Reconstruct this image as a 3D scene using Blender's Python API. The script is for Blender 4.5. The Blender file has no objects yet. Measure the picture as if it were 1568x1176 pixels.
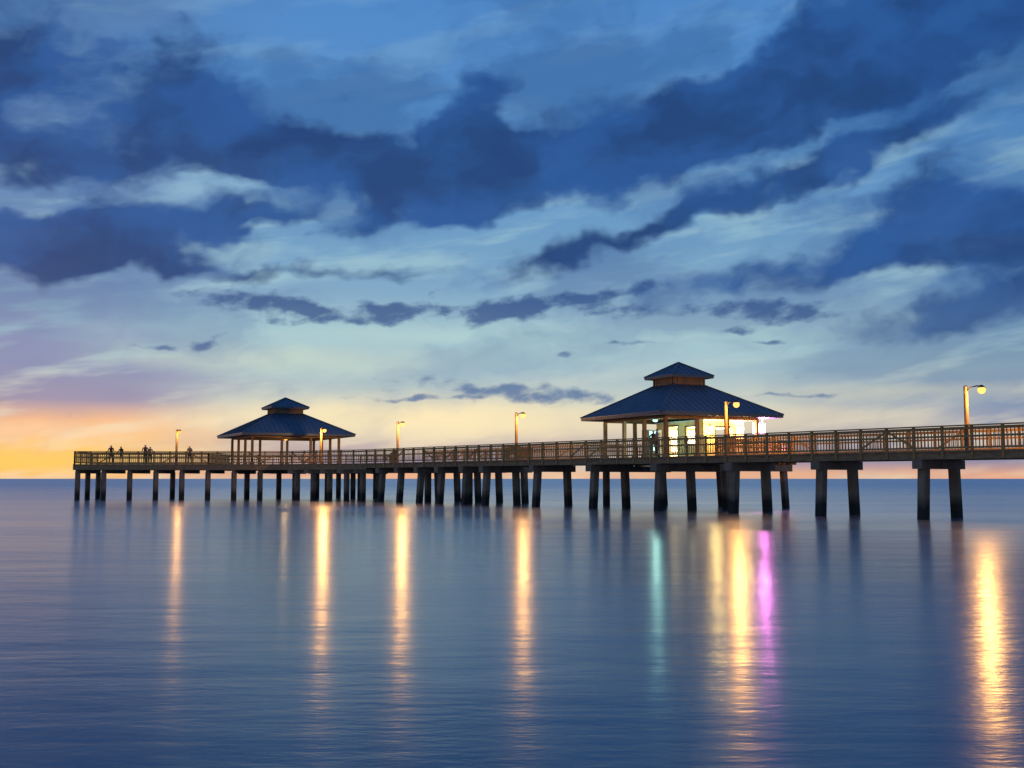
import bpy, bmesh, math, random
from mathutils import Vector, Matrix
random.seed(7)
sc = bpy.context.scene
F = 1681.0; PITCH = math.atan(145/F); CAMH = 1.85

def lin(c):
    o=[]
    for v in c[:3]:
        v/=255.0
        o.append(v/12.92 if v<=0.04045 else ((v+0.055)/1.055)**2.4)
    return (o[0],o[1],o[2],1.0)

# ------------------------------------------------------------ materials
def new_mat(name):
    m=bpy.data.materials.new(name); m.use_nodes=True
    nt=m.node_tree; nt.nodes.clear()
    out=nt.nodes.new('ShaderNodeOutputMaterial')
    return m,nt,out
def surf_mat(name, c1, c2, scale=3.0, stretch=(1,1,1), rough=0.7, metal=0.0, bump=0.02, wet=False):
    m,nt,out=new_mat(name); N=nt.nodes; L=nt.links
    p=N.new('ShaderNodeBsdfPrincipled'); p.inputs['Roughness'].default_value=rough; p.inputs['Metallic'].default_value=metal
    tc=N.new('ShaderNodeTexCoord'); mp=N.new('ShaderNodeMapping'); mp.inputs['Scale'].default_value=stretch
    L.new(tc.outputs['Object'],mp.inputs['Vector'])
    n=N.new('ShaderNodeTexNoise'); n.inputs['Scale'].default_value=scale; n.inputs['Detail'].default_value=4; n.inputs['Roughness'].default_value=0.65
    L.new(mp.outputs[0],n.inputs['Vector'])
    r=N.new('ShaderNodeValToRGB'); r.color_ramp.elements[0].position=0.32; r.color_ramp.elements[1].position=0.7
    r.color_ramp.elements[0].color=(*c1,1); r.color_ramp.elements[1].color=(*c2,1)
    L.new(n.outputs['Fac'],r.inputs['Fac'])
    col=r.outputs[0]
    if wet:
        s=N.new('ShaderNodeSeparateXYZ'); L.new(tc.outputs['Object'],s.inputs[0])
        a=N.new('ShaderNodeMath'); a.operation='MULTIPLY_ADD'; a.inputs[1].default_value=0.9
        L.new(n.outputs['Fac'],a.inputs[0]); 
        inv=N.new('ShaderNodeMath'); inv.operation='MULTIPLY'; inv.inputs[1].default_value=-1.0
        L.new(s.outputs['Z'],inv.inputs[0]); L.new(inv.outputs[0],a.inputs[2])
        mr=N.new('ShaderNodeMapRange'); mr.inputs['From Min'].default_value=-0.65; mr.inputs['From Max'].default_value=-0.1
        L.new(a.outputs[0],mr.inputs['Value'])
        mx=N.new('ShaderNodeMix'); mx.data_type='RGBA'
        L.new(mr.outputs[0],mx.inputs[0]); L.new(col,mx.inputs[6]); mx.inputs[7].default_value=(0.018,0.02,0.016,1)
        col=mx.outputs[2]
    L.new(col,p.inputs['Base Color'])
    b=N.new('ShaderNodeBump'); b.inputs['Distance'].default_value=bump; b.inputs['Strength'].default_value=0.7
    L.new(n.outputs['Fac'],b.inputs['Height']); L.new(b.outputs[0],p.inputs['Normal'])
    L.new(p.outputs[0],out.inputs[0]); return m
def emit_mat(name,c,s):
    m,nt,out=new_mat(name); e=nt.nodes.new('ShaderNodeEmission')
    e.inputs[0].default_value=(*c,1); e.inputs[1].default_value=s
    nt.links.new(e.outputs[0],out.inputs[0]); return m

M_wood=surf_mat('weathered_wood',(0.30,0.165,0.05),(0.50,0.30,0.10),4,(1,1,3),0.8)
M_beam=surf_mat('deck_timber',(0.19,0.12,0.06),(0.36,0.24,0.12),2.5,(1,1,3),0.85)
M_conc=surf_mat('piling_concrete',(0.15,0.12,0.08),(0.29,0.225,0.15),1.6,(1,1,0.5),0.85,0,0.02,True)
M_roof=surf_mat('blue_metal_roof',(0.055,0.095,0.14),(0.08,0.125,0.175),0.8,(1,1,1),0.5,0.3,0.004)
M_fascia=surf_mat('painted_fascia',(0.05,0.08,0.12),(0.08,0.11,0.15),2,(1,1,1),0.6)
M_ceil=surf_mat('timber_ceiling',(0.22,0.16,0.10),(0.34,0.26,0.17),2,(8,1,1),0.7)
M_post=surf_mat('gazebo_post_wood',(0.16,0.105,0.06),(0.28,0.19,0.11),3,(1,1,0.3),0.75)
M_wall=surf_mat('shop_wall_paint',(0.62,0.48,0.22),(0.74,0.58,0.28),2,(1,1,1),0.7)
M_trim=surf_mat('white_trim',(0.62,0.62,0.6),(0.78,0.78,0.76),3,(1,1,1),0.5)
M_dark=surf_mat('dark_metal',(0.04,0.04,0.045),(0.09,0.085,0.08),6,(1,1,1),0.5,0.6)
M_pole=surf_mat('lamp_pole_wood',(0.18,0.12,0.06),(0.32,0.22,0.11),4,(1,1,0.3),0.8)
M_machine=surf_mat('machine_enamel',(0.08,0.14,0.18),(0.12,0.2,0.24),2,(1,1,1),0.35)
M_bulb=emit_mat('sodium_bulb',(1.0,0.46,0.10),2.3)
M_bulb_dim=emit_mat('sodium_bulb_dim',(1.0,0.45,0.11),1.6)
M_tube=emit_mat('white_tube',(1.0,0.84,0.42),12)
M_green=emit_mat('cool_panel',(0.45,0.95,0.80),3)
M_pink=emit_mat('magenta_neon',(1.0,0.3,0.85),30)
M_blue=emit_mat('cool_white_tube',(0.55,0.8,1.0),12)

# ------------------------------------------------------------ helpers
def obj_from_bm(bm,name,mat,parent=None,loc=None,rotz=None):
    me=bpy.data.meshes.new(name); bm.normal_update(); bm.to_mesh(me); bm.free()
    me.materials.append(mat)
    o=bpy.data.objects.new(name,me); sc.collection.objects.link(o)
    if parent: o.parent=parent
    if loc: o.location=loc
    if rotz is not None: o.rotation_euler[2]=rotz
    return o
def empty(name,loc=(0,0,0),rz=0):
    e=bpy.data.objects.new(name,None); sc.collection.objects.link(e); e.location=loc; e.rotation_euler[2]=rz
    e.empty_display_size=0.5; return e
def beam(bm,p0,p1,w,h,taper=1.0,side=None):
    p0=Vector(p0);p1=Vector(p1); d=(p1-p0)
    if d.length<1e-5:return
    d.normalize()
    if side is None:
        up=Vector((0,0,1)) if abs(d.z)<0.9 else Vector((0,1,0))
        s=d.cross(up).normalized()
    else: s=Vector(side).normalized(); s=(s-d*s.dot(d)).normalized()
    u=s.cross(d).normalized()
    vs=[]
    for p,k in((p0,1.0),(p1,taper)):
        for a,b in((-1,-1),(1,-1),(1,1),(-1,1)):
            vs.append(bm.verts.new(p+s*(a*w*k/2)+u*(b*h*k/2)))
    for f in((0,1,2,3),(7,6,5,4),(0,4,5,1),(1,5,6,2),(2,6,7,3),(3,7,4,0)):
        bm.faces.new([vs[i] for i in f])
def box(bm,x0,x1,y0,y1,z0,z1):
    beam(bm,((x0+x1)/2,(y0+y1)/2,z0),((x0+x1)/2,(y0+y1)/2,z1),abs(x1-x0),abs(y1-y0),side=(1,0,0))
def ring_tube(bm,pts,rad,seg=10):
    rings=[]
    for i,p in enumerate(pts):
        p=Vector(p); a=Vector(pts[max(i-1,0)]); b=Vector(pts[min(i+1,len(pts)-1)])
        d=(b-a).normalized(); ref=Vector((0,1,0)) if abs(d.y)<0.9 else Vector((1,0,0))
        s=d.cross(ref).normalized(); u=s.cross(d)
        r=rad[i] if isinstance(rad,(list,tuple)) else rad
        rings.append([bm.verts.new(p+s*(r*math.cos(t*2*math.pi/seg))+u*(r*math.sin(t*2*math.pi/seg))) for t in range(seg)])
    for i in range(len(rings)-1):
        for k in range(seg):
            bm.faces.new([rings[i][k],rings[i][(k+1)%seg],rings[i+1][(k+1)%seg],rings[i+1][k]])
    bm.faces.new(rings[0]); bm.faces.new(list(reversed(rings[-1])))
def poly_prism(bm,pts,z0,z1):
    a=[bm.verts.new((p[0],p[1],z0)) for p in pts]; b=[bm.verts.new((p[0],p[1],z1)) for p in pts]
    n=len(pts)
    bm.faces.new(list(reversed(a))); bm.faces.new(b)
    for i in range(n): bm.faces.new([a[i],a[(i+1)%n],b[(i+1)%n],b[i]])

# ------------------------------------------------------------ pier axis (metres; camera stands at the origin on the shore)
O=Vector((20.1,51.8,0)); D=Vector((-0.6127,0.7905,0)).normalized(); Pn=Vector((0.7905,0.6127,0)).normalized()
def P(t,o,z=0): 
    v=O+D*t+Pn*o; return Vector((v.x,v.y,z))
DECK=3.12; RAIL=4.22; HW=1.85
BENT=5.67

pier=empty('fishing_pier')
bw=bmesh.new(); bc=bmesh.new(); bcap=bmesh.new()
T0,T1=-44,58
def deck_strip(t0,t1,o0,o1,z=DECK):
    poly_prism(bw,[P(t0,o0),P(t0,o1),P(t1,o1),P(t1,o0)],z-0.08,z)
deck_strip(T0,51,-HW,HW)
for o in(-1.72,-0.85,0,0.85,1.72):
    beam(bw,P(T0,o,DECK-0.24),P(51,o,DECK-0.24),0.12,0.31)
deck_strip(15.3,27,HW+0.004,9.2)
for o in(3.2,4.8,6.4,8.0,9.1): beam(bw,P(15.3,o,DECK-0.24),P(27,o,DECK-0.24),0.12,0.31)
deck_strip(36,51,HW+0.004,4.6,DECK-0.003)
for o in(3.0,4.5): beam(bw,P(36,o,DECK-0.24),P(51,o,DECK-0.24),0.12,0.31)

def pile(x0,x1,w=0.40):
    beam(bc,x1,x0,w,w,side=Pn)
def bent(t,outs=(-1.28,1.28),L0=-1.85,L1=1.85,batter=True):
    beam(bcap,P(t,L0,DECK-0.61),P(t,L1,DECK-0.61),0.5,0.42)
    for i,o in enumerate(outs):
        b=0.0
        if batter: b=-0.3 if i==0 else (0.2 if i==len(outs)-1 else 0)
        pile(P(t,o,DECK-0.7),P(t,o+b,-1.8))
k=-7
while k*BENT<T1-10:
    t=k*BENT
    if 36<=t<=52: bent(t,(-1.3,1.2,4.0),-1.85,4.6)
    else: bent(t)
    k+=1
for t in(36.5,42.5,48.2): bent(t,(-1.3,4.0),-1.85,4.6)
for t in(15.9,21.2,26.5):
    beam(bcap,P(t,2.4,DECK-0.61),P(t,9.2,DECK-0.61),0.5,0.42)
    for o in(3.2,8.6): pile(P(t,o,DECK-0.7),P(t,o+(0.3 if o>8 else 0),-1.8),0.34)

# ---- sea end platform
plat=[(-38.3,96.0),(-20.2,96.0),(P(50,-HW).x,P(50,-HW).y),(P(50,HW).x,P(50,HW).y),(-10.5,99.5),(-12.0,109.0),(-28.0,109.0),(-28.0,101.6),(-38.3,101.6)]
poly_prism(bw,plat,DECK-0.084,DECK-0.004)
def fasc(a,b,z=DECK-0.30,w=0.1,h=0.42): beam(bw,(a[0],a[1],z),(b[0],b[1],z),w,h)
n=len(plat)
for i in range(n):
    if i==2: continue
    a=Vector(plat[i]);b=Vector(plat[(i+1)%n]); d=(b-a).normalized(); inn=Vector((-d.y,d.x))*0.07
    fasc(a+inn,b+inn)
for y in(97.6,99.3,101.0): beam(bw,(-38.1,y,DECK-0.26),(-20,y,DECK-0.26),0.12,0.34)
for y in(103.5,105.5,107.5): beam(bw,(-27.8,y,DECK-0.26),(-12,y,DECK-0.26),0.12,0.34)
x=-38.0; i=0
while x<-20:
    beam(bcap,(x,96.2,DECK-0.66),(x,101.4,DECK-0.66),0.3,0.3)
    pile((x,96.4,DECK-0.7),(x,96.4,-1.8),0.36)
    if i%3==0: pile((x,101.2,DECK-0.7),(x,101.2,-1.8),0.36)
    x+=2.28; i+=1
pile((-38.0,98.7,DECK-0.7),(-38.0,98.7,-1.8),0.36)
for (x,y) in [(-18.6,95.4),(-17.0,94.3),(-15.4,93.1),(-13.8,92.0),(-12.3,91.0),(-19.5,99),(-16.5,98.5),(-13.5,98),(-25,104),(-22,104),(-18.5,104.5),(-15,104),(-12.8,103.5),(-26,108),(-21,108),(-17,108),(-13,108)]:
    pile((x,y,DECK-0.7),(x,y,-1.8),0.36)
    beam(bcap,(x-0.8,y,DECK-0.66),(x+0.8,y,DECK-0.66),0.3,0.3)
obj_from_bm(bw,'deck_and_stringers',M_beam,pier)
obj_from_bm(bc,'pilings',M_conc,pier)
obj_from_bm(bcap,'pile_caps',M_conc,pier)

# ------------------------------------------------------------ railing
def railing(name,runs):
    root=empty(name); bp=bmesh.new(); br=bmesh.new(); bk=bmesh.new()
    rr=random.Random(3)
    for a,b in runs:
        a=Vector((a[0],a[1],0));b=Vector((b[0],b[1],0)); L=(b-a).length; d=(b-a)/L
        nb=max(1,round(L/1.42)); st=L/nb
        for i in range(nb+1):
            p=a+d*(st*i)
            beam(bp,p+Vector((0,0,DECK-0.35)),p+Vector((0,0,RAIL-0.03)),0.11,0.11,side=d)
        ez=Vector((0,0,1))
        beam(br,a+ez*(RAIL),b+ez*(RAIL),0.20,0.055)
        beam(br,a+ez*(RAIL-0.12),b+ez*(RAIL-0.12),0.05,0.12)
        for z in(0.12,0.62): beam(br,a+ez*(DECK+z),b+ez*(DECK+z),0.05,0.09)
        for i in range(nb):
            p=a+d*(st*i)
            if rr.random()<0.28:
                q0,q1=(0.14,0.95) if rr.random()<0.5 else (0.95,0.14)
                beam(bk,p+ez*(DECK+q0),p+d*st+ez*(DECK+q1),0.04,0.09)
            np_=8
            for j in range(1,np_):
                q=p+d*(st*j/np_)
                beam(bk,q+ez*(DECK+0.10),q+ez*(RAIL-0.08),0.034,0.034,side=d)
    obj_from_bm(bp,'posts',M_wood,root); obj_from_bm(br,'rails',M_wood,root); obj_from_bm(bk,'pickets',M_wood,root)
    return root
e=HW-0.06
front=[(P(T0,-e),P(50,-e)),(P(50,-e),(-20.2,96.1)),((-20.2,96.1),(-38.2,96.1)),((-38.2,96.1),(-38.2,101.5)),
       ((-38.2,101.5),(-28,101.5)),((-28,101.5),(-28,108.9)),((-28,108.9),(-12.1,108.9)),((-12.1,108.9),(-10.6,99.6)),((-10.6,99.6),P(51,e)),
       (P(T0,e),P(15.4,e)),(P(15.4,e),P(15.4,9.1)),(P(15.4,9.1),P(26.9,9.1)),(P(26.9,9.1),P(26.9,e)),(P(26.9,e),P(36.1,e)),
       (P(36.1,e),P(36.1,4.5)),(P(36.1,4.5),P(51,4.5))]
railing('pier_railing',front)

# ------------------------------------------------------------ gazebos
def gazebo(name,cx,cy,ang,s):
    r=empty(name,(cx,cy,0),ang); k=s/4.66
    E=5.85; T=7.82; B=1.18*k; CE=8.42; CS=1.62*k; PK=9.35
    bm=bmesh.new()
    def frust(s0,z0,s1,z1,th):
        lo=[bm.verts.new((a*s0,b*s0,z0)) for a,b in((-1,-1),(1,-1),(1,1),(-1,1))]
        lob=[bm.verts.new((a*s0,b*s0,z0-th)) for a,b in((-1,-1),(1,-1),(1,1),(-1,1))]
        hi=[bm.verts.new((a*s1,b*s1,z1)) for a,b in((-1,-1),(1,-1),(1,1),(-1,1))] if s1>0 else None
        for i in range(4):
            j=(i+1)%4
            if hi: bm.faces.new([lo[i],lo[j],hi[j],hi[i]])
            bm.faces.new([lob[i],lob[j],lo[j],lo[i]])
        if hi: bm.faces.new(hi)
        else:
            ap=bm.verts.new((0,0,z1))
            for i in range(4): bm.faces.new([lo[i],lo[(i+1)%4],ap])
        bm.faces.new(list(reversed(lob)))
    frust(s,E,B,T,0.05); frust(CS,CE,0,PK,0.05)
    obj_from_bm(bm,'roof_panels',M_roof,r)
    bs=bmesh.new()
    def seams(s0,z0,s1,z1,step):
        for side in range(4):
            R=Matrix.Rotation(side*math.pi/2,3,'Z')
            x=-s0+step
            while x<s0-0.05:
                top=s1 if abs(x)<=s1 else abs(x)
                f=(s0-top)/(s0-s1); zt=z0+(z1-z0)*f
                beam(bs,R@Vector((x,-s0,z0+0.01)),R@Vector((x,-top,zt+0.01)),0.025,0.03)
                x+=step
            beam(bs,R@Vector((-s0,-s0,z0+0.02)),R@Vector((-s1,-s1,z1+0.02)),0.13,0.05)
    seams(s,E,B,T,0.45); seams(CS,CE,0.02,PK,0.4)
    obj_from_bm(bs,'standing_seams',M_roof,r)
    bf=bmesh.new()
    for side in range(4):
        R=Matrix.Rotation(side*math.pi/2,3,'Z')
        beam(bf,R@Vector((-s+0.03,-s+0.06,E-0.13)),R@Vector((s-0.09,-s+0.06,E-0.13)),0.05,0.15)
        beam(bf,R@Vector((-CS+0.03,-CS+0.05,CE-0.11)),R@Vector((CS-0.08,-CS+0.05,CE-0.11)),0.04,0.11)
    obj_from_bm(bf,'fascia_boards',M_fascia,r)
    bl=bmesh.new()
    box(bl,-B+0.04,B-0.04,-B+0.04,B-0.04,T+0.01,CE-0.06)
    obj_from_bm(bl,'cupola_walls',M_post,r)
    bl=bmesh.new()
    for side in range(4):
        R=Matrix.Rotation(side*math.pi/2,3,'Z')
        for q in range(5):
            z=T+0.1+q*0.09
            beam(bl,R@Vector((-B*0.7,-B-0.0,z)),R@Vector((B*0.7,-B-0.0,z)),0.05,0.05)
        for x in(-B+0.05,-B*0.75,B*0.75,B-0.05):
            beam(bl,R@Vector((x,-B+0.01,T)),R@Vector((x,-B+0.01,CE-0.05)),0.09,0.09)
    obj_from_bm(bl,'cupola_louvres',M_post,r)
    bq=bmesh.new(); box(bq,-s+0.12,s-0.12,-s+0.12,s-0.12,E-0.14,E-0.07)
    obj_from_bm(bq,'ceiling_boards',M_ceil,r)
    bp=bmesh.new(); pz=s-1.2
    zb=E-0.24
    for side in range(4):
        R=Matrix.Rotation(side*math.pi/2,3,'Z')
        beam(bp,R@Vector((-pz-0.1,-pz,zb)),R@Vector((pz-0.11,-pz,zb)),0.16,0.2)
        for i in range(3):
            x=-pz+i*(2*pz/3)
            beam(bp,R@Vector((x,-pz,DECK)),R@Vector((x,-pz,zb-0.105)),0.2,0.2,side=(1,0,0))
            box(bp,*((R@Vector((x,-pz,0))).x+q for q in(-0.15,0.15)),*((R@Vector((x,-pz,0))).y+q for q in(-0.15,0.15)),DECK+0.002,DECK+0.25)
    obj_from_bm(bp,'posts_and_beams',M_post,r)
    return r
GA=math.atan2(0.45,0.893)
g1=gazebo('pier_gazebo',10.8,70.8,GA,4.66)
g2=gazebo('pier_gazebo',-21.1,102.0,GA,5.15)

def pt_light(name,parent,loc,energy,color,rad=0.05):
    l=bpy.data.lights.new(name,'POINT'); l.energy=energy; l.color=color; l.shadow_soft_size=rad
    o=bpy.data.objects.new(name,l); sc.collection.objects.link(o); o.location=loc; o.parent=parent; return o
def ceiling_lamp(parent,x,y,z,mat,energy,col):
    bm=bmesh.new(); ring_tube(bm,[(x,y,z+0.14),(x,y,z+0.06)],[0.08,0.2],14)
    obj_from_bm(bm,'lamp_housing',M_dark,parent)
    bm=bmesh.new(); ring_tube(bm,[(x,y,z+0.055),(x,y,z-0.03),(x,y,z-0.07)],[0.17,0.14,0.05],14)
    obj_from_bm(bm,'lamp_globe',mat,parent)
    pt_light('lamp_light',parent,(x,y,z-0.25),energy,col)
ceiling_lamp(g2,0.5,1.5,5.5,M_bulb_dim,45,(1,0.62,0.24))
ceiling_lamp(g1,-2.2,-0.5,5.5,M_green,80,(0.5,1.0,0.85))

# ------------------------------------------------------------ bait shop
shop=empty('bait_shop',(10.8,70.8,0),GA)
bm=bmesh.new(); x0,x1,y0,y1,z0,z1=0.0,3.1,-2.6,2.6,DECK,5.45; th=0.12
def wall_x(bm,y,xa,xb,openings):
    xs=xa
    for (a,b,c,d) in openings:
        box(bm,xs,a,y,y+th,z0,z1); box(bm,a,b,y,y+th,z0,c) if c>z0 else None; box(bm,a,b,y,y+th,d,z1); xs=b
    box(bm,xs,xb,y,y+th,z0,z1)
def wall_y(bm,x,ya,yb,openings):
    ys=ya
    for (a,b,c,d) in openings:
        box(bm,x,x+th,ys,a,z0,z1); box(bm,x,x+th,a,b,z0,c) if c>z0 else None; box(bm,x,x+th,a,b,d,z1); ys=b
    box(bm,x,x+th,ys,yb,z0,z1)
wall_x(bm,y0,x0,x1,[(0.9,2.4,DECK+1.0,DECK+1.95)])
wall_x(bm,y1-th,x0,x1,[])
wall_y(bm,x0,y0+th,y1-th,[(-1.9,-0.7,DECK+0.95,DECK+2.0),(0.2,1.15,z0,DECK+2.1)])
wall_y(bm,x1-th,y0+th,y1-th,[(-1.0,1.0,DECK+1.0,DECK+1.95)])
obj_from_bm(bm,'walls',M_wall,shop)
bm=bmesh.new()
for (a,b,c,d) in[(0.9,2.4,DECK+1.0,DECK+1.95)]:
    beam(bm,(a-0.05,y0-0.02,d+0.04),(b+0.05,y0-0.02,d+0.04),0.06,0.09); beam(bm,(a-0.12,y0-0.12,c-0.03),(b+0.12,y0-0.12,c-0.03),0.34,0.06)
    for x in(a-0.045,(a+b)/2,b+0.045): beam(bm,(x,y0-0.015,c),(x,y0-0.015,d),0.06,0.06)
for (a,b,c,d) in[(-1.9,-0.7,DECK+0.95,DECK+2.0),(0.2,1.15,z0,DECK+2.1)]:
    beam(bm,(x0-0.02,a-0.05,d+0.04),(x0-0.02,b+0.05,d+0.04),0.06,0.09)
    for y in(a-0.045,b+0.045): beam(bm,(x0-0.015,y,c),(x0-0.015,y,d),0.06,0.06)
obj_from_bm(bm,'window_and_door_trim',M_dark,shop)
bm=bmesh.new(); box(bm,0.3,2.8,1.6,2.2,DECK+0.005,DECK+1.9)
for z in(0.5,0.95,1.4): box(bm,0.35,2.75,1.35,1.6,DECK+z,DECK+z+0.04)
box(bm,0.4,2.7,-1.9,-1.4,DECK+0.005,DECK+0.98)
obj_from_bm(bm,'shelves_and_counter',M_trim,shop)
bm=bmesh.new(); box(bm,x0-0.05,x1+0.05,y0-0.05,y1+0.05,z1+0.003,z1+0.1)
obj_from_bm(bm,'flat_top',M_trim,shop)
bm=bmesh.new(); box(bm,0.5,2.6,-0.3,-0.1,5.2,5.27); box(bm,0.5,2.6,0.9,1.1,5.2,5.27)
obj_from_bm(bm,'ceiling_tubes',M_tube,shop)
pt_light('shop_light',shop,(1.5,0,4.9),700,(1,0.86,0.55),0.2)
bm=bmesh.new(); box(bm,3.11,3.16,-2.2,-1.3,5.0,5.08); obj_from_bm(bm,'side_tube',M_blue,shop)
pt_light('side_tube_light',shop,(3.5,-1.9,4.95),160,(0.5,0.72,1.0),0.1)
for i,x in enumerate((0.45,2.8)):
    bm=bmesh.new(); ring_tube(bm,[(x,y0-0.02,5.18),(x,y0-0.2,5.2),(x,y0-0.2,5.12)],[0.04,0.06,0.12]); obj_from_bm(bm,'wall_lamp_bracket',M_dark,shop)
    bm=bmesh.new(); bmesh.ops.create_icosphere(bm,subdivisions=2,radius=0.14,matrix=Matrix.Translation((x,y0-0.2,5.0))); obj_from_bm(bm,'wall_lamp_globe',M_tube,shop)
    pt_light('wall_lamp_light',shop,(x,y0-0.6,4.95),270,(1,0.70,0.24),0.3)

# vending machine
vm=empty('vending_machine',(10.8+math.cos(GA)*-1.0-math.sin(GA)*1.7,70.8+math.sin(GA)*-1.0+math.cos(GA)*1.7,DECK),GA)
bm=bmesh.new(); box(bm,-0.5,0.5,-0.4,0.4,0.08,1.9); box(bm,-0.45,-0.35,-0.35,-0.25,0,0.08);box(bm,0.35,0.45,-0.35,-0.25,0,0.08);box(bm,-0.45,-0.35,0.25,0.35,0,0.08);box(bm,0.35,0.45,0.25,0.35,0,0.08)
o=obj_from_bm(bm,'cabinet',M_machine,vm)
bm=bmesh.new(); box(bm,-0.44,0.22,-0.43,-0.405,0.55,1.8); obj_from_bm(bm,'lit_display',M_green,vm)
bm=bmesh.new(); box(bm,0.27,0.44,-0.43,-0.405,0.7,1.7); box(bm,-0.4,0.4,-0.43,-0.405,0.2,0.42)
for z in(0.8,1.05,1.3,1.55): box(bm,-0.44,0.22,-0.45,-0.432,z,z+0.03)
obj_from_bm(bm,'coin_panel_and_shelves',M_dark,vm)
# neon sign
ns=empty('neon_sign',(10.8,70.8,0),GA)
bm=bmesh.new(); box(bm,3.85,4.85,-2.62,-2.56,4.72,5.4); box(bm,4.05,4.08,-2.6,-2.57,5.4,5.7); box(bm,4.62,4.65,-2.6,-2.57,5.4,5.7); obj_from_bm(bm,'sign_board',M_trim,ns)
bm=bmesh.new()
pts=[(4.35+0.38*math.cos(a),-2.68,5.06+0.22*math.sin(a)) for a in [i*2*math.pi/20 for i in range(21)]]
ring_tube(bm,pts,0.035,6)
for x in(4.18,4.30,4.42,4.54): ring_tube(bm,[(x,-2.68,4.98),(x,-2.68,5.14)],0.025,6)
obj_from_bm(bm,'neon_tubing',M_pink,ns)
pt_light('neon_light',ns,(4.35,-3.0,5.06),980,(1,0.24,0.8),0.22)

# ------------------------------------------------------------ street lamps
def street_lamp(x,y,top,lit=1.0,ang=-0.9,arm=0.6):
    r=empty('street_lamp',(x,y,0),ang)
    bm=bmesh.new(); ring_tube(bm,[(0,0,DECK-0.4),(0,0,top-0.5),(0,0,top)],[0.11,0.09,0.085],12)
    obj_from_bm(bm,'pole',M_pole,r)
    bm=bmesh.new(); ring_tube(bm,[(0.05,0,top-0.22),(arm*0.33,0,top-0.05),(arm*0.7,0,top+0.0),(arm+0.05,0,top-0.03)],[0.028]*4,8)
    ring_tube(bm,[(0,0,top),(0,0,top+0.05)],[0.1,0.04],12)
    ring_tube(bm,[(arm,0,top+0.03),(arm,0,top-0.03),(arm,0,top-0.09)],[0.05,0.1,0.19],14)
    obj_from_bm(bm,'arm_and_shade',M_dark,r)
    bm=bmesh.new(); bmesh.ops.create_icosphere(bm,subdivisions=3,radius=0.17,matrix=Matrix.Translation((arm,0,top-0.2)))
    for f in bm.faces:f.smooth=True
    obj_from_bm(bm,'lamp_globe',M_bulb if lit>0.4 else M_bulb_dim,r)
    pt_light('lamp_light',r,(arm,0,top-0.42),520*lit,(1,0.46,0.11),0.04)
    return r
for t,top,lit in((-40,6.0,4),(-20,6.0,6),(-2.4,5.95,1.1),(11.6,6.05,1.0),(30.2,6.3,0.7),(45.4,6.3,1.0)):
    p=P(t,-e+0.14); street_lamp(p.x,p.y,top,lit,-0.9,0.75 if t>-10 else 1.2)
street_lamp(-16.4,94.3,6.15,1.2)
street_lamp(-29.4,96.35,6.1,0.36,)

# ------------------------------------------------------------ people
def person_mat(name,shirt,pants,skin,hair):
    m,nt,out=new_mat(name); N=nt.nodes;L=nt.links
    p=N.new('ShaderNodeBsdfPrincipled'); p.inputs['Roughness'].default_value=0.8
    tc=N.new('ShaderNodeTexCoord'); s=N.new('ShaderNodeSeparateXYZ'); L.new(tc.outputs['Object'],s.inputs[0])
    mr=N.new('ShaderNodeMath'); mr.operation='DIVIDE'; mr.inputs[1].default_value=1.8; L.new(s.outputs['Z'],mr.inputs[0])
    r=N.new('ShaderNodeValToRGB'); r.color_ramp.interpolation='CONSTANT'; E=r.color_ramp.elements
    E[0].position=0;E[0].color=(0.03,0.03,0.03,1); E[1].position=0.05;E[1].color=(*pants,1)
    for pos,c in((0.53,shirt),(0.835,skin),(0.935,hair)):
        q=E.new(pos); q.color=(*c,1)
    L.new(mr.outputs[0],r.inputs[0]); n=N.new('ShaderNodeTexNoise'); n.inputs['Scale'].default_value=9
    mx=N.new('ShaderNodeMix'); mx.data_type='RGBA'; mx.blend_type='MULTIPLY'; mx.inputs[0].default_value=0.4
    L.new(tc.outputs['Object'],n.inputs['Vector']); L.new(r.outputs[0],mx.inputs[6]); L.new(n.outputs['Fac'],mx.inputs[7])
    L.new(mx.outputs[2],p.inputs['Base Color']); L.new(p.outputs[0],out.inputs[0]); return m
M_skin=surf_mat('skin',(0.45,0.28,0.19),(0.55,0.35,0.25),8)
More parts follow.
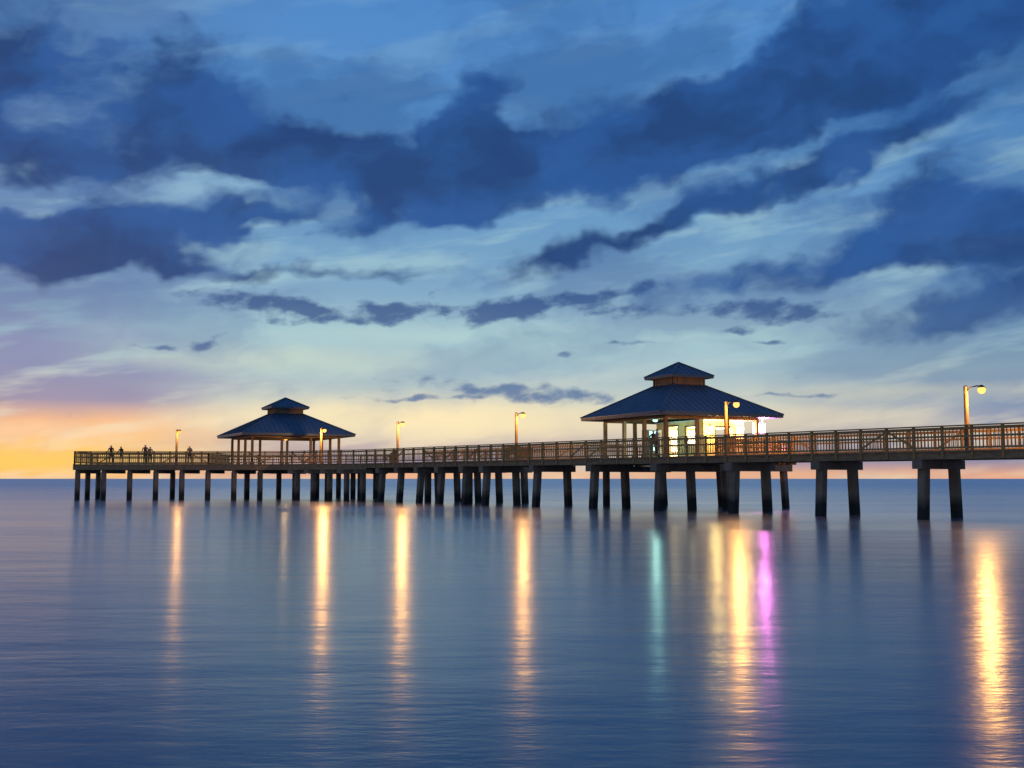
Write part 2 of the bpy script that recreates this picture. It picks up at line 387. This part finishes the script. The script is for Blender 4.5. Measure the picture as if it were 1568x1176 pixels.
def person(x,y,rz,shirt,pants,lean=0.0,arms='rail',hair=(0.03,0.02,0.015),h=1.74):
    r=empty('person',(x,y,DECK),rz); k=h/1.74; r.scale=(k,k,k)
    V=[];R=[];Ed=[]
    def v(p,rad): 
        p=Vector(p); 
        if p.z>0.95: p.y-=lean*(p.z-0.95)
        V.append(p);R.append(rad); return len(V)-1
    pel=v((0,0,0.97),(0.15,0.11)); wa=v((0,0.01,1.12),(0.135,0.10)); ch=v((0,0.0,1.32),(0.165,0.115)); sh=v((0,0.01,1.44),(0.12,0.085))
    nk=v((0,0,1.52),(0.055,0.055)); h0=v((0,-0.015,1.60),(0.075,0.088)); h1=v((0,-0.01,1.69),(0.07,0.085))
    Ed+=[(pel,wa),(wa,ch),(ch,sh),(sh,nk),(nk,h0),(h0,h1)]
    hands=[]
    for s in(-1,1):
        hp=v((s*0.1,0,0.88),(0.095,0.10)); kn=v((s*0.12,-0.02,0.5),(0.06,0.065)); an=v((s*0.13,0.02,0.09),(0.04,0.045)); to=v((s*0.15,-0.15,0.04),(0.045,0.03))
        Ed+=[(pel,hp),(hp,kn),(kn,an),(an,to)]
        a=v((s*0.19,0,1.41),(0.055,0.055))
        if arms=='rail': el_=v((s*0.26,-0.10,1.17),(0.042,0.042)); wr=v((s*0.2,-0.33,1.12),(0.028,0.03)); hn=v((s*0.18,-0.40,1.12),(0.04,0.02))
        elif arms=='rod' and s>0: el_=v((s*0.27,-0.12,1.18),(0.042,0.042)); wr=v((s*0.22,-0.33,1.28),(0.028,0.03)); hn=v((s*0.2,-0.4,1.31),(0.035,0.025))
        else: el_=v((s*0.25,0.03,1.13),(0.042,0.042)); wr=v((s*0.25,-0.05,0.88),(0.028,0.03)); hn=v((s*0.25,-0.07,0.81),(0.02,0.04))
        Ed+=[(sh,a),(a,el_),(el_,wr),(wr,hn)]
        hands.append((V[hn].copy(),(V[hn]-V[wr]).normalized(),s))
    me=bpy.data.meshes.new('body'); me.from_pydata([tuple(p) for p in V],Ed,[]); 
    o=bpy.data.objects.new('body',me); sc.collection.objects.link(o); o.parent=r
    sk=o.modifiers.new('skin','SKIN')
    for i,sv in enumerate(me.skin_vertices[0].data):
        sv.radius=R[i]; sv.use_root=(i==0)
    sk.use_smooth_shade=True
    ss=o.modifiers.new('sub','SUBSURF'); ss.levels=1; ss.render_levels=1
    me.materials.append(person_mat('clothes',shirt,pants,(0.45,0.29,0.2),hair))
    bm=bmesh.new()
    for hp,d,s in hands:
        side=Vector((1,0,0)) if abs(d.x)<0.6 else Vector((0,1,0))
        side=(side-d*side.dot(d)).normalized(); dn=d.cross(side)
        if dn.z>0: dn=-dn
        for q,(off,l) in enumerate(((-0.03,0.065),(-0.01,0.075),(0.01,0.07),(0.03,0.055))):
            b=hp+side*off+d*0.02; m1=b+d*l*0.55+dn*0.008; m2=m1+d*l*0.3+dn*0.03
            ring_tube(bm,[b,m1,m2],[0.009,0.008,0.006],6)
        b=hp-d*0.02-side*(s*0.03); ring_tube(bm,[b,b-side*(s*0.03)+d*0.03,b-side*(s*0.035)+d*0.06],[0.011,0.009,0.007],6)
    hd=V[5]
    ring_tube(bm,[hd+Vector((0,-0.075,0.05)),hd+Vector((0,-0.105,0.02)),hd+Vector((0,-0.085,0.008))],[0.008,0.014,0.01],6)
    for s in(-1,1): ring_tube(bm,[hd+Vector((s*0.07,0,0.0)),hd+Vector((s*0.085,0.005,0.03)),hd+Vector((s*0.08,0.005,0.055))],[0.008,0.014,0.01],6)
    obj_from_bm(bm,'hands_and_face',M_skin,r)
    if arms=='rod':
        bm=bmesh.new(); a=V[len(V)-1]
        ring_tube(bm,[a+Vector((0,0.25,-0.2)),a+Vector((0,-1.2,0.35))],[0.012,0.004],6); obj_from_bm(bm,'fishing_rod',M_dark,r)
    return r
FR=math.atan2(-Pn.y,-Pn.x)+math.pi/2
def pp(t,o,rz,*a,**k):
    q=P(t,o); person(q.x,q.y,rz,*a,**k)
pp(17.6,-0.9,FR+2.1,(0.35,0.34,0.32),(0.05,0.06,0.09),0,'walk')
pp(18.6,-0.2,FR+1.0,(0.08,0.05,0.04),(0.1,0.1,0.11),0,'walk',h=1.68)
pp(-5.9,0.2,FR-0.8,(0.04,0.06,0.14),(0.03,0.03,0.035),0,'walk',h=1.6)
for x,rz,a,h in((-35.2,0.1,'rail',1.7),(-34.3,-0.3,'rail',1.6),(-32.2,0.2,'rail',1.74),(-31.8,0.5,'rail',1.58),(-28.3,0.0,'rod',1.65)):
    person(x,96.58,rz,random.choice([(0.05,0.06,0.1),(0.12,0.05,0.04),(0.2,0.2,0.19)]),(0.03,0.035,0.05),0.12,a,h=h)

# ------------------------------------------------------------ sea
m,nt,out=new_mat('sea_water'); N=nt.nodes;L=nt.links
tc=N.new('ShaderNodeTexCoord')
def noise(scale,sx,sy,det=3,ro=0.5,rot=0.0):
    mp=N.new('ShaderNodeMapping'); mp.inputs['Scale'].default_value=(sx,sy,1); mp.inputs['Rotation'].default_value=(0,0,rot)
    L.new(tc.outputs['Object'],mp.inputs[0]); n=N.new('ShaderNodeTexNoise'); n.inputs['Scale'].default_value=scale; n.inputs['Detail'].default_value=det; n.inputs['Roughness'].default_value=ro
    L.new(mp.outputs[0],n.inputs['Vector']); return n.outputs['Fac']
n1=noise(1.0,0.3,0.7,2,0.5,0.1); n2=noise(1.0,1.8,4.8,3,0.6,-0.08)
b1=N.new('ShaderNodeBump'); b1.inputs['Distance'].default_value=0.018; L.new(n1,b1.inputs['Height'])
b2=N.new('ShaderNodeBump'); b2.inputs['Distance'].default_value=0.0075; L.new(n2,b2.inputs['Height']); L.new(b1.outputs[0],b2.inputs['Normal'])
n3=noise(1.0,0.02,0.10,3,0.6,0.05)
mr=N.new('ShaderNodeMapRange'); mr.inputs['From Min'].default_value=0.3; mr.inputs['From Max'].default_value=0.7; mr.inputs['To Min'].default_value=0.175; mr.inputs['To Max'].default_value=0.23
L.new(n3,mr.inputs['Value'])
sy=N.new('ShaderNodeSeparateXYZ'); L.new(tc.outputs['Object'],sy.inputs[0])
far=N.new('ShaderNodeMapRange'); far.inputs['From Min'].default_value=60; far.inputs['From Max'].default_value=300; far.inputs['To Max'].default_value=0.12
L.new(sy.outputs['Y'],far.inputs['Value'])
ra=N.new('ShaderNodeMath'); ra.operation='ADD'; L.new(mr.outputs[0],ra.inputs[0]); L.new(far.outputs[0],ra.inputs[1])
g=N.new('ShaderNodeBsdfGlossy'); g.distribution='GGX'; g.inputs['Color'].default_value=(0.96,0.98,0.99,1); L.new(ra.outputs[0],g.inputs['Roughness']); L.new(b2.outputs[0],g.inputs['Normal'])
d=N.new('ShaderNodeBsdfDiffuse'); d.inputs['Color'].default_value=(0.05,0.095,0.15,1)
fr=N.new('ShaderNodeFresnel'); fr.inputs['IOR'].default_value=1.56; L.new(b1.outputs[0],fr.inputs['Normal'])
mn=N.new('ShaderNodeMath'); mn.operation='MINIMUM'; mn.inputs[1].default_value=0.82; L.new(fr.outputs[0],mn.inputs[0])
mx=N.new('ShaderNodeMixShader'); L.new(mn.outputs[0],mx.inputs[0]); L.new(d.outputs[0],mx.inputs[1]); L.new(g.outputs[0],mx.inputs[2]); L.new(mx.outputs[0],out.inputs[0])
bm=bmesh.new(); S=30000
vs=[bm.verts.new(p) for p in((-S,-200,0),(S,-200,0),(S,S,0),(-S,S,0))]; bm.faces.new(vs)
obj_from_bm(bm,'sea_water',m)

# ------------------------------------------------------------ world sky
w=bpy.data.worlds.new('sky'); sc.world=w; w.use_nodes=True
nt=w.node_tree; nt.nodes.clear(); N=nt.nodes; L=nt.links
def math_(op,a,b=None,c=None,clamp=False):
    n=N.new('ShaderNodeMath'); n.operation=op; n.use_clamp=clamp
    for i,x in enumerate((a,b,c)):
        if x is None: continue
        if isinstance(x,(int,float)): n.inputs[i].default_value=x
        else: L.new(x,n.inputs[i])
    return n.outputs[0]
def mrange(v,a,b,c=0.0,d=1.0,t='SMOOTHSTEP'):
    n=N.new('ShaderNodeMapRange'); n.interpolation_type=t
    L.new(v,n.inputs['Value'])
    n.inputs['From Min'].default_value=a;n.inputs['From Max'].default_value=b;n.inputs['To Min'].default_value=c;n.inputs['To Max'].default_value=d
    return n.outputs[0]
def mix(f,a,b,bt='MIX'):
    n=N.new('ShaderNodeMix'); n.data_type='RGBA'; n.blend_type=bt
    if isinstance(f,(int,float)): n.inputs[0].default_value=f
    else: L.new(f,n.inputs[0])
    for i,x in((6,a),(7,b)):
        if isinstance(x,tuple): n.inputs[i].default_value=x
        else: L.new(x,n.inputs[i])
    return n.outputs[2]
def vmath(op,a,b=None,c=None):
    n=N.new('ShaderNodeVectorMath'); n.operation=op
    for i,x in enumerate((a,b,c)):
        if x is None: continue
        if isinstance(x,tuple): n.inputs[i].default_value=x
        else: L.new(x,n.inputs[i])
    return n
tc=N.new('ShaderNodeTexCoord'); nm=vmath('NORMALIZE',tc.outputs['Generated'])
sp=N.new('ShaderNodeSeparateXYZ'); L.new(nm.outputs[0],sp.inputs[0])
az=math_('ARCTAN2',sp.outputs['X'],sp.outputs['Y']); el=math_('ARCSINE',sp.outputs['Z'])
cv=N.new('ShaderNodeCombineXYZ'); L.new(az,cv.inputs[0]); L.new(el,cv.inputs[1]); uv=cv.outputs[0]
def azel(X,Y):
    s=(X-784)/F; t=(588-Y)/F
    y=math.cos(PITCH)-t*math.sin(PITCH); z=math.sin(PITCH)+t*math.cos(PITCH)
    return math.atan2(s,y), math.atan2(z,math.hypot(s,y))
frames={}
def frame(vec,deg):
    key=(vec.node.name,deg)
    if key in frames: return frames[key]
    if deg==0: r=vec
    else:
        a=math.radians(deg); c,s=math.cos(a),math.sin(a)
        x=vmath('DOT_PRODUCT',vec,(c,s,0)).outputs['Value']; y=vmath('DOT_PRODUCT',vec,(-s,c,0)).outputs['Value']
        q=N.new('ShaderNodeCombineXYZ'); L.new(x,q.inputs[0]); L.new(y,q.inputs[1]); r=q.outputs[0]
    frames[key]=r; return r
def wnoise(vec,sx,sy,scale,det=4,ro=0.55,off=0.0,col=False,rot=0):
    f=frame(vec,rot)
    q=vmath('MULTIPLY_ADD',f,(sx,sy,1.0),(off,off*0.7,0.0))
    n=N.new('ShaderNodeTexNoise'); n.noise_dimensions='2D'; n.inputs['Scale'].default_value=scale; n.inputs['Detail'].default_value=det; n.inputs['Roughness'].default_value=ro
    L.new(q.outputs[0],n.inputs['Vector']); return n.outputs['Color' if col else 'Fac']
def warp(scale,det,off,ax,ay,sy=1.7,ro=0.5):
    wn=wnoise(uv,1,sy,scale,det,ro,off,True)
    s=vmath('SUBTRACT',wn,(0.5,0.5,0.5)); return vmath('MULTIPLY_ADD',s.outputs[0],(ax,ay,0.0),uv).outputs[0]
wuv=warp(14,3,3.1,0.072,0.045,1.5,0.54)
wuv2=warp(26,3,9.3,0.03,0.012)
ANG=[-4,0,8,18,28]
def blob(X,Y,rx,ry,rot=0,st=1.0,vec=None,edge=1.6):
    a,e_=azel(X,Y); deg=min(ANG,key=lambda q:abs(q-rot)); f=frame(vec or wuv,deg)
    r=math.radians(deg); cx=math.cos(r)*a+math.sin(r)*e_; cy=-math.sin(r)*a+math.cos(r)*e_
    kx,ky=F/rx,F/ry
    q=vmath('MULTIPLY_ADD',f,(kx,ky,0.0),(-cx*kx,-cy*ky,0.0))
    ln=vmath('LENGTH',q.outputs[0])
    return mrange(ln.outputs['Value'],0.0,edge,st,0.0)
def total(bl,**k):
    acc=None
    for b in bl:
        v=blob(*b,**k); acc=v if acc is None else math_('ADD',acc,v)
    return acc
def ramp(stops):
    r=N.new('ShaderNodeValToRGB'); E=r.color_ramp.elements
    vals=[]
    for Y,c in stops:
        vals.append((max(0,min(1,azel(784,Y)[1]/0.6+0.1)),lin(c)))
    vals.sort(key=lambda q:q[0])
    E[0].position=vals[0][0];E[0].color=vals[0][1];E[1].position=vals[-1][0];E[1].color=vals[-1][1]
    for p,c in vals[1:-1]:
        q=E.new(p);q.color=c
    L.new(math_('MULTIPLY_ADD',el,1/0.6,0.1),r.inputs[0]); return r.outputs[0]
base=ramp([(-220,(52,102,170)),(0,(78,136,200)),(180,(86,142,200)),(350,(106,154,196)),(450,(128,168,198)),(520,(164,196,204)),(570,(160,188,200)),(620,(200,206,196)),(650,(230,218,188)),(682,(196,180,176)),(708,(160,146,166)),(724,(228,174,145)),(733,(238,180,142)),(745,(68,98,138))])
left=ramp([(-220,(48,90,155)),(0,(78,118,170)),(180,(92,130,178)),(350,(104,138,182)),(450,(118,138,178)),(520,(134,144,182)),(570,(132,142,180)),(620,(152,146,174)),(650,(244,186,140)),(682,(255,204,130)),(708,(255,194,104)),(728,(255,188,100)),(745,(84,98,134))])
right=ramp([(-220,(48,90,160)),(0,(62,118,182)),(180,(74,130,188)),(350,(86,132,182)),(450,(96,138,180)),(520,(110,146,178)),(570,(126,154,176)),(620,(138,154,178)),(650,(138,148,176)),(682,(134,140,168)),(708,(144,138,162)),(724,(215,162,145)),(733,(235,172,140)),(745,(66,92,132))])
warpaz=math_('ADD',az,math_('MULTIPLY',math_('SUBTRACT',wnoise(uv,1,4,5,2,0.5,8.0),0.5),0.25))
col=mix(mrange(warpaz,-0.18,-0.42),base,left)
col=mix(mrange(warpaz,0.2,0.44),col,right)
st=wnoise(uv,1,5.5,7.0,4,0.52,1.7,rot=8)
stm=math_('MULTIPLY',mrange(st,0.46,0.70),mrange(el,0.36,0.16,0.16,0.75))
col=mix(stm,col,mix(mrange(el,0.03,0.13),lin((240,222,190)),lin((158,196,208))))
for (X,Y,rx,ry,c,s) in((640,640,320,30,(254,234,186),0.9),(1150,645,300,20,(228,212,184),0.6),(430,552,240,24,(204,218,200),0.6),(700,512,330,16,(180,210,210),0.6),(1080,500,260,20,(168,200,208),0.5),(1400,600,260,14,(208,206,186),0.55),(330,285,170,26,(140,180,210),0.5),(1010,290,160,16,(130,170,204),0.4),(30,655,150,12,(255,208,160),0.7),(60,705,280,20,(255,206,104),0.85),(1000,726,600,7,(240,182,135),0.6)):
    col=mix(blob(X,Y,rx,ry,0,s,vec=wuv2),col,lin(c))
vn=wnoise(wuv,1,3.0,4.6,4,0.5,5.2,rot=8)
veil=math_('MULTIPLY',mrange(vn,0.42,0.66),mrange(el,0.05,0.2,0.2,0.75))
col=mix(veil,col,mix(mrange(el,0.05,0.3),lin((112,142,178)),lin((56,104,162))))
big=[(870,238,300,70,8,1.2),(640,248,245,54,0,1.05),(1130,172,228,80,18,1.2),(1450,50,210,100,8,1.2),(1290,85,90,90,8,0.95),(440,235,125,52,0,0.95),(732,158,52,50,18,0.9),
 (292,165,130,102,0,1.2),(20,110,140,96,8,1.15),(60,245,140,48,-4,0.95),(205,348,180,43,8,1.2),(70,386,145,41,0,0.95),(395,330,90,25,8,0.9),(560,338,72,32,28,0.9),
 (715,328,82,22,8,0.95),(1020,342,265,25,18,1.0),(1490,352,195,80,0,1.3),(1340,222,145,28,18,1.0),(430,410,245,20,0,0.85),(1180,425,285,30,8,0.75),(1480,472,160,30,8,1.0),(1230,297,75,20,18,0.8)]
small=[(430,466,150,19,-4,1.0),(608,476,58,17,0,0.9),(750,474,90,24,0,1.0),(900,456,140,15,8,0.85),(1170,476,120,19,-4,0.95),(322,527,28,11,18,1.0),(240,532,34,6,0,0.7),
 (800,602,190,16,-4,0.9),(960,525,36,5,-4,0.9),(868,543,24,7,8,0.8),(1135,507,34,7,0,0.8),(1165,523,38,5,0,0.7),(1200,607,90,5,0,0.8),(615,609,100,4.5,0,0.7),(960,480,70,12,-4,0.7),(500,492,130,8,0,0.5)]
dens=total(big)
dsm=total(small,vec=wuv2)
fb=wnoise(wuv,1,1.8,12,4,0.5,2.2,rot=18)
fb2=wnoise(uv,1,2.2,36,4,0.55,6.2,rot=8)
dt=math_('ADD',dens,math_('MULTIPLY',math_('SUBTRACT',fb,0.5),1.35))
dt=math_('ADD',dt,math_('MULTIPLY',math_('SUBTRACT',fb2,0.5),0.30))
mask=mrange(dt,0.18,0.95)
ds=math_('ADD',dsm,math_('MULTIPLY',math_('SUBTRACT',fb2,0.5),1.5))
masks=mrange(ds,0.28,0.95,0,0.88)
inner=wnoise(wuv,1,1.6,10,3,0.5,4.4,rot=18)
dark=mix(mrange(inner,0.28,0.72),lin((24,62,118)),lin((37,86,152)))
darklow=mix(mrange(inner,0.30,0.70),lin((50,88,140)),lin((74,110,158)))
dcol=mix(mrange(el,0.10,0.19),darklow,dark)
col=mix(math_('MULTIPLY',mask,0.96),col,dcol)
col=mix(masks,col,mix(mrange(el,0.06,0.17),lin((86,118,162)),lin((46,82,138))))
ny=N.new('ShaderNodeTexSky'); ny.sky_type='NISHITA'; ny.sun_disc=False; ny.sun_elevation=math.radians(0.5); ny.sun_rotation=math.radians(-38)
bg1=N.new('ShaderNodeBackground'); L.new(col,bg1.inputs[0]); bg1.inputs[1].default_value=1.0
bg2=N.new('ShaderNodeBackground'); L.new(ny.outputs[0],bg2.inputs[0]); bg2.inputs[1].default_value=0.01
ad=N.new('ShaderNodeAddShader'); L.new(bg1.outputs[0],ad.inputs[0]); L.new(bg2.outputs[0],ad.inputs[1])
ow=N.new('ShaderNodeOutputWorld'); L.new(ad.outputs[0],ow.inputs[0])
try: w.cycles.sampling_method='NONE'
except Exception as ex: print(ex)

# faint afterglow sun
sl=bpy.data.lights.new('afterglow_sun','SUN'); sl.energy=0.12; sl.angle=math.radians(12); sl.color=(1,0.62,0.4)
so=bpy.data.objects.new('afterglow_sun',sl); sc.collection.objects.link(so)
sd=Vector((math.sin(math.radians(-38)),math.cos(math.radians(-38)),0.03))
so.rotation_euler=sd.to_track_quat('Z','Y').to_euler(); so.location=(-60,80,30)

# ------------------------------------------------------------ camera
cd=bpy.data.cameras.new('camera'); cam=bpy.data.objects.new('camera',cd); sc.collection.objects.link(cam)
cd.sensor_width=36; cd.lens=36*F/1568; cd.clip_end=60000; cd.clip_start=0.1
cam.location=(0,0,CAMH); cam.rotation_euler=(math.pi/2+PITCH,0,0); sc.camera=cam
sc.view_settings.view_transform='Standard'; sc.view_settings.look='None'; sc.view_settings.exposure=0; sc.view_settings.gamma=1
